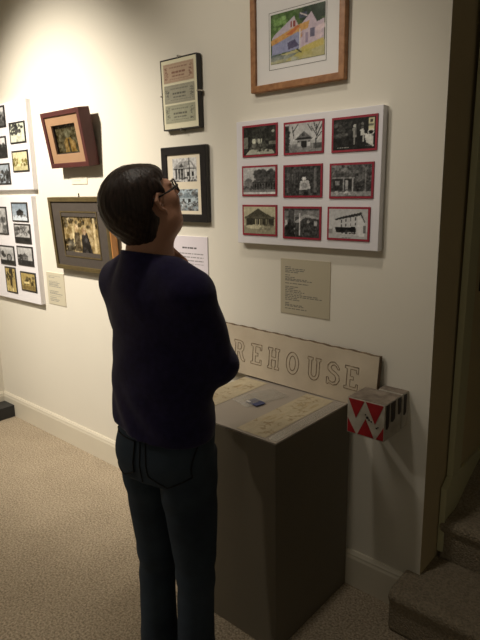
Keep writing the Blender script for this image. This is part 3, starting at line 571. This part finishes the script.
# ------------------------------------------------------------ person : signed distance field meshes
class Field:
    def __init__(s, lo, hi, h):
        s.lo = np.array(lo, float); s.h = h; s.n = np.ceil((np.array(hi) - s.lo) / h).astype(int) + 1
        s.ax = [s.lo[i] + h * np.arange(s.n[i]) for i in range(3)]
        s.d = np.full(s.n, .08, np.float32)
    def sub(s, lo, hi):
        i0 = np.maximum(0, np.floor((np.array(lo) - s.lo) / s.h).astype(int)); i1 = np.minimum(s.n, np.ceil((np.array(hi) - s.lo) / s.h).astype(int) + 1)
        sl = tuple(slice(a, b) for a, b in zip(i0, i1))
        g = np.meshgrid(s.ax[0][sl[0]], s.ax[1][sl[1]], s.ax[2][sl[2]], indexing='ij', sparse=True)
        return sl, g
    def add(s, sl, f, k=.02):
        a = s.d[sl]; f = f.astype(np.float32)
        if k <= 0: s.d[sl] = np.minimum(a, f); return s
        hh = np.clip(.5 + .5 * (a - f) / k, 0, 1); s.d[sl] = a * (1 - hh) + f * hh - k * hh * (1 - hh); return s
    def cap(s, a, b, ra, rb, k=.02):
        a, b = np.array(a, float), np.array(b, float); m = max(ra, rb) + .07
        sl, (X, Y, Z) = s.sub(np.minimum(a, b) - m, np.maximum(a, b) + m)
        ab = b - a; t = np.clip(((X - a[0]) * ab[0] + (Y - a[1]) * ab[1] + (Z - a[2]) * ab[2]) / (ab @ ab + 1e-12), 0, 1)
        f = np.sqrt((X - a[0] - t * ab[0]) ** 2 + (Y - a[1] - t * ab[1]) ** 2 + (Z - a[2] - t * ab[2]) ** 2) - (ra + (rb - ra) * t)
        return s.add(sl, f, k)
    def chain(s, pts, rad, k=.02):
        for i in range(len(pts) - 1): s.cap(pts[i], pts[i + 1], rad[i], rad[i + 1], k)
        return s
    def ell(s, c, r, R=None, k=.02, cut=False):
        c = np.array(c, float); r = np.array(r, float); m = r.max() + .07
        sl, (X, Y, Z) = s.sub(c - m, c + m); x, y, z = X - c[0], Y - c[1], Z - c[2]
        if R is not None:
            r = r * HS; x, y, z = [R[0][i] * x + R[1][i] * y + R[2][i] * z for i in range(3)]
        q = np.sqrt((x / r[0]) ** 2 + (y / r[1]) ** 2 + (z / r[2]) ** 2); q2 = np.sqrt((x / r[0] ** 2) ** 2 + (y / r[1] ** 2) ** 2 + (z / r[2] ** 2) ** 2) + 1e-6
        f = q * (q - 1) / q2
        if cut:
            a = s.d[sl]; f = -f.astype(np.float32); hh = np.clip(.5 - .5 * (a - f) / k, 0, 1); s.d[sl] = a * (1 - hh) + f * hh + k * hh * (1 - hh); return s
        return s.add(sl, f, k)
    def loft(s, rows, k=.02):    # rows: z, a, b, cx, cy
        R = np.array(rows, float); z = R[:, 0]
        sl, (X, Y, Z) = s.sub((R[:, 3] - R[:, 1]).min() - .08 * 0 + np.array(0) if False else [(R[:, 3] - R[:, 1]).min() - .08, (R[:, 4] - R[:, 2]).min() - .08, z[0] - .05], [(R[:, 3] + R[:, 1]).max() + .08, (R[:, 4] + R[:, 2]).max() + .08, z[-1] + .05])
        zz = np.linspace(z[0], z[-1], 200); sm = []
        for c in (1, 2, 3, 4):
            v = np.interp(zz, z, R[:, c]); kk = np.hanning(21); kk /= kk.sum(); v = np.convolve(np.pad(v, 10, mode='edge'), kk, 'valid'); sm.append(np.interp(Z.ravel(), zz, v).reshape(Z.shape))
        a, b, cx, cy = sm
        q = np.sqrt(((X - cx) / a) ** 2 + ((Y - cy) / b) ** 2); q2 = np.sqrt(((X - cx) / a ** 2) ** 2 + ((Y - cy) / b ** 2) ** 2) + 1e-6
        f = q * (q - 1) / q2; f = np.maximum(f, np.maximum(z[0] - Z, Z - z[-1]))
        return s.add(sl, f, k)
    def warp(s, fn):
        g = np.meshgrid(*s.ax, indexing='ij', sparse=True); s.d = (s.d + fn(*g)).astype(np.float32); return s
    def cut(s, fn):             # keep where fn<0
        g = np.meshgrid(*s.ax, indexing='ij', sparse=True); s.d = np.maximum(s.d, fn(*g).astype(np.float32)); return s
    def nets(s):
        D = s.d.copy()
        for ax in range(3):
            idx = [slice(None)] * 3; idx[ax] = 0; D[tuple(idx)] = .05; idx[ax] = -1; D[tuple(idx)] = .05
        ins = D < 0; nx, ny, nz = D.shape
        cnt = np.zeros((nx - 1, ny - 1, nz - 1), np.int8)
        for a in (0, 1):
            for b in (0, 1):
                for c in (0, 1): cnt += ins[a:nx - 1 + a, b:ny - 1 + b, c:nz - 1 + c]
        act = (cnt > 0) & (cnt < 8); I = np.argwhere(act); ID = np.full(act.shape, -1, np.int64); ID[act] = np.arange(len(I))
        P = np.zeros((len(I), 3)); C = np.zeros(len(I))
        cor = [(a, b, c) for a in (0, 1) for b in (0, 1) for c in (0, 1)]
        for i in range(8):
            for j in range(i + 1, 8):
                d = np.abs(np.subtract(cor[i], cor[j])).sum()
                if d != 1: continue
                A, Bq = I + cor[i], I + cor[j]; va, vb = D[tuple(A.T)], D[tuple(Bq.T)]
                m = (va < 0) != (vb < 0); t = np.where(m, va / np.where(m, va - vb, 1), 0)[:, None]
                P += np.where(m[:, None], A + (Bq - A) * t, 0); C += m
        P = s.lo + s.h * P / C[:, None]; F = []
        for ax in range(3):
            o1, o2 = [(1, 2), (2, 0), (0, 1)][ax]
            a = [slice(1, -1)] * 3; a[ax] = slice(0, -1); b = list(a); b[ax] = slice(1, None)
            sA, sB = ins[tuple(a)], ins[tuple(b)]; e = np.argwhere(sA != sB)
            off = np.array([1, 1, 1]); off[ax] = 0; e = e + off; flip = sA[sA != sB]
            def cell(p, q):
                c = e.copy(); c[:, o1] -= p; c[:, o2] -= q; return ID[tuple(c.T)]
            q = np.stack([cell(1, 1), cell(0, 1), cell(0, 0), cell(1, 0)], 1); q[~flip] = q[~flip][:, ::-1]; F.append(q)
        F = np.concatenate(F); F = F[(F >= 0).all(1)]
        return P, F
    def build(s, name, m, parent=None, sm=2, **kw):
        P, F = s.nets()
        E = np.concatenate([F[:, [0, 1]], F[:, [1, 2]], F[:, [2, 3]], F[:, [3, 0]]])
        for _ in range(sm):
            A = np.zeros_like(P); n = np.zeros(len(P))
            for c in range(3): A[:, c] = np.bincount(E[:, 0], P[E[:, 1], c], len(P)) + np.bincount(E[:, 1], P[E[:, 0], c], len(P))
            n = np.bincount(E[:, 0], minlength=len(P)) + np.bincount(E[:, 1], minlength=len(P)); P = .5 * P + .5 * A / np.maximum(n, 1)[:, None]
        me = bpy.data.meshes.new(name); me.vertices.add(len(P)); me.vertices.foreach_set('co', P.ravel())
        me.loops.add(F.size); me.loops.foreach_set('vertex_index', F.ravel().astype(np.int32)); me.polygons.add(len(F))
        me.polygons.foreach_set('loop_start', np.arange(0, F.size, 4, dtype=np.int32))
        me.update(calc_edges=True); me.polygons.foreach_set('use_smooth', [True] * len(F)); me.materials.append(m)
        o = bpy.data.objects.new(name, me); link(o, parent, **kw); s.P, s.F = P, F; return o

BODY_YAW = radians(-8)
PR = root('person', (-1.108, -.742, 0), 'woman with short dark hair, navy sweater and dark jeans, looking up at the wall', 'person', rot=(0, 0, BODY_YAW))
# head frame
HC = np.array([.002, -.040, 1.467]); hy_, hp = radians(-4), radians(29)
Rh = np.array(Matrix.Rotation(hy_, 3, 'Z') @ Matrix.Rotation(hp, 3, 'X'))
HS = .90
def H(x, y, z): return HC + Rh @ (HS * np.array([x, y, z], float))
SHO_R, SHO_L = (.150, -.020, 1.255), (-.152, -.035, 1.262)
ELB_R, WRI_R = (.132, .072, 1.062), (.020, .085, 1.249)
ELB_L, WRI_L = (-.214, .030, 1.042), (-.015, .190, 1.020)

body = Field((-.30, -.26, -.01), (.30, .32, 1.66), .005)
body.loft([(.76, .10, .08, 0, -.01), (.83, .115, .085, 0, -.012), (.95, .13, .088, 0, 0), (1.08, .135, .088, 0, 0), (1.2, .15, .09, 0, -.01), (1.27, .135, .075, 0, -.025), (1.31, .085, .06, 0, -.035), (1.33, .06, .055, 0, -.035)], .02)
body.chain([(0, -.045, 1.27), (0, -.042, 1.34), tuple(H(0, -.02, -.04))], [.062, .052, .054], .02)
body.chain([(0, -.02, 1.29), tuple(H(0, .008, -.070))], [.040, .038], .02)
# head
body.ell(H(0, -.012, .028), (.074, .094, .086), Rh, .01); body.ell(H(0, .030, -.035), (.058, .058, .070), Rh, .03)
body.ell(H(0, .046, -.082), (.028, .026, .022), Rh, .025)
for sx in (-1, 1):
    body.ell(H(.045 * sx, .005, -.058), (.022, .045, .03), Rh, .025)      # jaw
    body.ell(H(.036 * sx, .062, -.012), (.024, .02, .022), Rh, .02)        # cheek
    body.ell(H(.030 * sx, .086, .014), (.015, .014, .011), Rh, .008, cut=True)
    body.ell(H(.030 * sx, .074, .014), (.0155, .0125, .0125), Rh, .003)    # lid
    body.cap(H(.014 * sx, .088, .031), H(.046 * sx, .076, .030), .006, .005, .010)
    # ear: rim, lobe, tragus, hollow
    EA = lambda a, b_, c: tuple(H(a * sx, .007 + (b_ + .006) * .80, .003 + (c - .003) * .80))
    e0 = [(.073, .016, .034), (.083, -.004, .040), (.090, -.024, .024), (.088, -.020, -.002), (.079, -.006, -.020), (.073, .002, -.026)]
    body.chain([EA(*q) for q in e0], [.0042, .0052, .0056, .0052, .0056, .0056], .003)
    body.chain([EA(*q) for q in ((.073, .004, .022), (.082, -.008, .014), (.077, -.004, -.004))], [.0038, .004, .0038], .004)
    body.ell(EA(.071, .010, .002), (.005, .005, .006), Rh, .003)
body.chain([tuple(H(0, .084, .028)), tuple(H(0, .096, .008)), tuple(H(0, .104, -.012))], [.007, .008, .010], .010)
for sx in (-1, 1): body.ell(H(.009 * sx, .094, -.015), (.007, .009, .006), Rh, .006)
body.cap(H(-.018, .083, -.040), H(.018, .083, -.040), .0048, .0048, .006); body.cap(H(-.015, .083, -.050), H(.015, .083, -.050), .0055, .0055, .006)
# legs
for sx, x0, x1, x2 in ((-1, -.072, -.072, -.072), (1, .072, .072, .072)):
    ch_, sh_ = cos(radians(17)), sin(radians(17))
    Q = lambda x, y, z: (x * ch_ - y * sh_, x * sh_ + y * ch_, z)
    body.chain([Q(x0, -.01, .80), Q(x0, 0, .68), Q(x1, 0, .46), Q(x2, -.014, .30), Q(x2, -.01, .08)], [.060, .052, .036, .036, .032], .015)
    body.cap(Q(x2, -.03, .05), Q(x2, .09, .03), .034, .024, .02); body.cap(Q(x2, .09, .028), Q(x2 + .002 * sx, .14, .026), .026, .02, .015)
# arms
def arm(S, E_, W_):
    body.chain([S, E_], [.045, .036], .03); body.chain([E_, W_], [.036, .023], .012)
arm(SHO_R, ELB_R, WRI_R); arm(SHO_L, ELB_L, WRI_L)
def hand(W_, fwd, palmn, thumb_side, curl=.5, k=.006):
    """W_: wrist, fwd: direction to the fingers, palmn: palm normal (curl direction)"""
    w0 = Vector(W_); f = Vector(fwd).normalized(); n = Vector(palmn); n = (n - f * n.dot(f)).normalized(); s_ = f.cross(n) * thumb_side
    # palm
    for q in (-.024, -.008, .008, .024): body.cap(tuple(w0 + f * .012 + s_ * q * .7), tuple(w0 + f * .078 + s_ * q), .012, .0105, .008)
    Ls = {.027: (.034, .022, .018), .009: (.038, .025, .019), -.009: (.036, .023, .018), -.026: (.028, .018, .016)}
    for i, (q, l3) in enumerate(Ls.items()):
        p_ = w0 + f * (.083 - .004 * (i == 3)) + s_ * q; d = f.copy(); a = curl * (1 + .12 * i)
        for j, l in enumerate(l3):
            ang = a * (.45, .75, .6)[j]; d = (d * cos(ang) + n * sin(ang)).normalized(); n2 = (n * cos(ang) - d * 0).normalized()
            p2 = p_ + d * l; body.cap(tuple(p_), tuple(p2), (.0088, .0078, .0072)[j], (.0078, .0072, .0062)[j], .002); p_ = p2
    t0 = w0 + f * .022 + s_ * .024; t1 = t0 + (s_ * .8 + f * .75 + n * .35).normalized() * .036; t2 = t1 + (f * 1 + n * .55 + s_ * .25).normalized() * .030; t3 = t2 + (f * .8 + n * .8 - s_ * .1).normalized() * .022
    body.chain([tuple(t0), tuple(t1), tuple(t2), tuple(t3)], [.013, .0105, .0092, .0075], .004)
hand(WRI_R, (-.18, -.26, .85), (-.35, -.75, -.1), -1, .75)
hand(WRI_L, (.85, -.35, .1), (.3, -.9, .2), 1, .55)
bo = body.build('body', M['skin'], PR, 2)

# hair
hair = Field((-.16, -.22, 1.28), (.16, .14, 1.66), .0035)
hair.ell(H(0, -.022, .036), (.0835, .099, .0915), Rh, .0); hair.ell(H(0, -.048, .006), (.078, .072, .086), Rh, .03); hair.ell(H(0, -.048, -.048), (.058, .046, .060), Rh, .03)
hair.ell(H(0, .036, .066), (.062, .048, .034), Rh, .02)
for sx in (-1, 1): hair.ell(H(.070 * sx, .022, .030), (.012, .020, .034), Rh, .012)
def hl(fn):
    def g(X, Y, Z):
        x, y, z = X - HC[0], Y - HC[1], Z - HC[2]
        lx, ly, lz = [(Rh[0][i] * x + Rh[1][i] * y + Rh[2][i] * z) / HS for i in range(3)]
        return fn(lx, ly, lz)
    return g
# face opening: in front of a slanted line, below the fringe
hair.cut(hl(lambda x, y, z: np.minimum((y - (.034 + .12 * np.clip(z, 0, 1))), (.052 - z) + .10 * (y - .05))))
# around the ears, and the nape line
hair.cut(hl(lambda x, y, z: -(np.sqrt(((y - .008) / .031) ** 2 + ((z - .001) / .036) ** 2 + np.where(np.abs(x) > .045, 0, 9)) - 1) * .02))
hair.cut(hl(lambda x, y, z: np.minimum(y + .012, .020 - z)))
hair.cut(hl(lambda x, y, z: -.098 - z + 0 * x))
hair.warp(hl(lambda x, y, z: .0007 * np.sin(np.arctan2(x, -y + .0) * 34 + 9 * np.sin(z * 22)) + .0005 * np.sin(x * 260 + z * 60)))
hair.build('hair', M['hair'], PR, 1)

# sweater
sw = Field((-.32, -.24, .76), (.32, .32, 1.40), .005)
sw.loft([(.78, .168, .128, -.008, -.014), (.84, .170, .128, -.008, -.014), (.92, .174, .122, -.012, -.010), (1.02, .174, .118, -.014, -.010), (1.12, .174, .114, -.008, -.004), (1.20, .176, .112, 0, -.012), (1.255, .160, .098, 0, -.028), (1.295, .118, .080, 0, -.038), (1.325, .084, .072, 0, -.040), (1.350, .072, .068, 0, -.040), (1.385, .068, .064, 0, -.040)], .02)
for S, E_, W_ in ((SHO_R, ELB_R, WRI_R), (SHO_L, ELB_L, WRI_L)):
    S, E_, W_ = map(np.array, (S, E_, W_)); sw.cap(S, E_, .060, .051, .055); sw.cap(E_, W_ + (W_ - E_) * .04, .050, .037, .014)
    m = S * .5 + E_ * .5; sw.ell(E_ + (0, 0, -.004), (.052, .052, .050), None, .02)
for sx in (-1, 1): sw.chain([(.045 * sx, -.038, 1.308), (.10 * sx, -.034, 1.292), (.150 * sx, -.028, 1.264)], [.040, .048, .058], .03)
def folds(X, Y, Z):
    return (.0028 * np.sin(60 * Z + 14 * X + 6 * np.sin(9 * X)) * np.exp(-((Z - .9) / .09) ** 2) + .0022 * np.sin(46 * Z - 40 * X + 10 * Y) * np.exp(-((Z - 1.06) / .09) ** 2)
            + .0018 * np.sin(30 * X + 38 * Z) * np.exp(-((Z - 1.22) / .08) ** 2) + .0012 * np.sin(22 * X) * (Z < 1))
sw.warp(folds)
sw.cut(lambda X, Y, Z: (.880 - .06 * X - .01 * np.sin(8 * X) - .05 * Y * 0) - Z + 0 * Y)
# crew neckline, higher at the back
sw.cut(lambda X, Y, Z: np.where(np.sqrt((X / .10) ** 2 + ((Y + .035) / .10) ** 2) < 1, Z - (1.350 - .18 * (Y + .04)), Z - 1.40))
so = sw.build('sweater', M['sweater'], PR, 2)
# cuffs and hem bands, neck rib
nb = B(); ring = []
for k in range(40):
    a = 2 * pi * k / 40; ring.append((.069 * cos(a), -.038 + .064 * sin(a), 1.344 - .18 * (.064 * sin(a))))
nb.tube(ring, .0065, 8, closed=True); nb.build('neck_rib', M['sweater'], PR, smooth=True)

# jeans
jn = Field((-.24, -.20, .02), (.24, .20, .97), .005)
jn.loft([(.74, .128, .108, 0, -.012), (.80, .138, .116, 0, -.014), (.88, .142, .112, 0, -.008), (.95, .138, .104, 0, 0)], .02)
for sx in (-1, 1):
    jn.ell((.062 * sx, -.050, .805), (.070, .068, .080), None, .03)       # seat
    jn.loft([(.03, .058, .070, .072 * sx, -.010), (.12, .057, .066, .072 * sx, -.010), (.20, .054, .059, .072 * sx, -.008), (.30, .0525, .057, .073 * sx, -.006), (.40, .054, .058, .073 * sx, .0), (.48, .060, .066, .071 * sx, .002), (.56, .065, .076, .070 * sx, .0), (.66, .069, .088, .068 * sx, -.004), (.74, .070, .100, .067 * sx, -.010), (.80, .072, .106, .066 * sx, -.012)], .004)
jn.warp(lambda X, Y, Z: .0028 * np.sin(70 * Z + 20 * X) * np.exp(-((Z - .42) / .06) ** 2) + .0025 * np.sin(55 * Z - 30 * np.abs(X)) * np.exp(-((Z - .68) / .05) ** 2) + .002 * np.sin(65 * Z + 12 * Y) * np.exp(-((Z - .12) / .07) ** 2) + 0 * X)
jn.cut(lambda X, Y, Z: np.maximum(.035 - Z, Z - .94) + 0 * X * Y)
jo = jn.build('jeans', M['jeans'], PR, 2); HIP = radians(17); jo.rotation_euler = (0, 0, HIP); jo.location = (.001, .001, 0)
bv = BVHTree.FromPolygons([tuple(p) for p in jn.P], [tuple(int(i) for i in f) for f in jn.F])
def onto(x, z, off=.0015):
    h_ = bv.ray_cast(Vector((x, -.5, z)), Vector((0, 1, 0)))
    return tuple(h_[0] + h_[1] * off) if h_[0] is not None else (x, -.13, z)
for sx in (-1, 1):
    cx = .076 * sx; out = [(-.058, .865), (.058, .862), (.052, .775), (.0, .748), (-.050, .775)]
    n = 12; V = []; F = []
    for j in range(n + 1):
        z = .865 - (.865 - .748) * j / n; hw = .056 - .008 * j / n
        if z < .775: hw *= max(0.0, (z - .748) / .027) * .96 + .04
        for i in range(n + 1): V.append(onto(cx - hw + 2 * hw * i / n, z, .0022))
    for j in range(n):
        for i in range(n): a = j * (n + 1) + i; F.append((a, a + n + 1, a + n + 2, a + 1))
    pk = mesh('back_pocket', V, F, M['jeans'], jo, True)
    t = B(); path = []
    for a_, b_ in zip(out, out[1:] + out[:1]):
        for q in range(6): path.append(onto(cx + a_[0] + (b_[0] - a_[0]) * q / 6, a_[1] + (b_[1] - a_[1]) * q / 6, .0026))
    t.tube(path, .0022, 6, closed=True); t.build('pocket_seam', M['jeans_dark'], pk, smooth=True)
t = B(); t.tube([onto(.0, z, .001) for z in np.linspace(.93, .735, 14)], .0018, 6); t.build('seat_seam', M['jeans_dark'], jo, smooth=True)
t = B()
for z in (.905,): t.tube([onto(x, z + .004 * sin(x * 20), .001) for x in np.linspace(-.13, .13, 24)], .0016, 6)
t.build('waistband_seam', M['jeans_dark'], jo, smooth=True)
# shoes
for sx in (-1, 1):
    f_ = Field((-.07, -.10, -.005), (.07, .20, .12), .004)
    f_.chain([(0, -.045, .045), (0, .03, .045), (.004 * sx, .10, .032), (.004 * sx, .145, .028)], [.040, .040, .036, .028], .02); f_.cap((0, -.02, .05), (0, -.02, .09), .042, .042, .02)
    f_.cut(lambda X, Y, Z: .012 - Z + 0 * X * Y); o = f_.build('shoe', M['shoe'], PR, 2); o.location = (.072 * sx * cos(HIP), .072 * sx * sin(HIP), 0); o.rotation_euler = (0, 0, HIP)
    f2 = Field((-.07, -.10, -.008), (.07, .20, .03), .004); f2.chain([(0, -.045, .012), (0, .03, .012), (.004 * sx, .10, .012), (.004 * sx, .145, .012)], [.043, .042, .040, .031], .02)
    f2.cut(lambda X, Y, Z: np.maximum(.001 - Z, Z - .0135) + 0 * X * Y); o2 = f2.build('shoe_sole', M['sole'], o, 0)
# eyes, lips
def ball(name, c, r, m, parent, n=12):
    bm = bmesh.new(); bmesh.ops.create_uvsphere(bm, u_segments=n, v_segments=n, radius=r, matrix=Matrix.Translation(Vector(c))); me = bpy.data.meshes.new(name); bm.to_mesh(me); bm.free()
    for p_ in me.polygons: p_.use_smooth = True
    me.materials.append(m); return link(bpy.data.objects.new(name, me), parent)
for sx in (-1, 1):
    e = ball('eye', H(.030 * sx, .0775, .012), .0115, M['eyewhite'], PR); ball('iris', H(.030 * sx, .0855, .0135), .0052, M['iris'], e)
t = B(); t.tube([tuple(H(x, .087 - 6 * x * x, -.0405 - .0012 * cos(x * 160))) for x in np.linspace(-.02, .02, 9)], [.001, .0028, .0035, .0038, .0036, .0038, .0035, .0028, .001], 8)
t.tube([tuple(H(x, .088 - 6 * x * x, -.0495)) for x in np.linspace(-.017, .017, 9)], [.001, .003, .004, .0045, .0045, .0045, .004, .003, .001], 8); t.build('lips', M['lips'], PR, smooth=True)
# eyeglasses
gl = B(); ln = B()
for sx in (-1, 1):
    rim = []
    for k in range(20):
        a = 2 * pi * k / 20; x = .033 * sx + .0245 * cos(a) * (abs(cos(a)) ** -.15 if abs(cos(a)) > .05 else 1); z = .012 + .0175 * sin(a)
        rim.append(tuple(H(x, .104 - 5.5 * x * x + .0, z)))
    gl.tube(rim, .0023, 8, closed=True); n0 = len(ln.v); ln.v += rim; ln.f.append(tuple(range(n0, n0 + 20)))
    gl.tube([tuple(H(.058 * sx, .088, .018)), tuple(H(.071 * sx, .080, .020)), tuple(H(.0815 * sx, .045, .022)), tuple(H(.0835 * sx, .012, .024)), tuple(H(.0825 * sx, -.008, .028)), tuple(H(.083 * sx, -.022, .012))], [.0028, .0030, .0026, .0024, .0022, .002], 8)
gl.tube([tuple(H(-.010, .104, .018)), tuple(H(0, .107, .021)), tuple(H(.010, .104, .018))], .0022, 8)
g = gl.build('eyeglasses', M['black'], PR, smooth=True, label='dark-rimmed eyeglasses'); ln.build('lens', M['lens'], g)

# ------------------------------------------------------------ lights
def spot(name, loc, target, energy, size, blend, col, soft=.05):
    l = bpy.data.lights.new(name, 'SPOT'); l.energy = energy; l.spot_size = radians(size); l.spot_blend = blend; l.color = col; l.shadow_soft_size = soft
    o = bpy.data.objects.new(name, l); o.location = loc; o.rotation_euler = (Vector(target) - Vector(loc)).to_track_quat('-Z', 'Y').to_euler(); COL.objects.link(o)
WARM = (1, .908, .775)
spot('track_or_fill_spot', (-2.80, -1.5, 2.85), (-2.75, 0, 1.30), 350, 71, 1, WARM, .09)
spot('track_or_fill_spot', (-1.75, -1.75, 2.85), (-1.35, 0, 1.75), 62, 56, 1, WARM, .16)
spot('track_or_fill_spot', (-1.0, -.80, 2.9), (-1.1, -.12, .8), 24, 60, .9, WARM, .07)
spot('track_or_fill_spot', (-2.9, -2.3, 2.9), (-2.6, -1.2, 0), 105, 86, 1, WARM)  # added fill spot that brightens the carpet, not a track lamp
wd = bpy.data.worlds.new('room ambience'); SC.world = wd; wd.use_nodes = True
bgn = wd.node_tree.nodes['Background']; bgn.inputs[0].default_value = (1, .91, .71, 1); bgn.inputs[1].default_value = .085

# ------------------------------------------------------------ camera
f, pitch, roll, yaw, d = 554.593, .227253593, -.0145301885, .7197272, 1.69845896
fw = Vector((-sin(yaw) * cos(pitch), cos(yaw) * cos(pitch), -sin(pitch))); r0 = Vector((cos(yaw), sin(yaw), 0)); u0 = r0.cross(fw)
rr = r0 * cos(roll) + u0 * sin(roll); uu = -r0 * sin(roll) + u0 * cos(roll)
cam = bpy.data.cameras.new('camera'); cam.sensor_fit = 'HORIZONTAL'; cam.sensor_width = 36; cam.lens = f / 480 * 36; cam.clip_start = .02
co = bpy.data.objects.new('camera', cam); COL.objects.link(co)
mw = Matrix.Identity(4)
for i in range(3): mw[i][0] = rr[i]; mw[i][1] = uu[i]; mw[i][2] = -fw[i]
mw[0][3], mw[1][3], mw[2][3] = 0, -d, 1.5
co.matrix_world = mw
SC.camera = co
SC.view_settings.view_transform = 'Standard'; SC.view_settings.look = 'None'
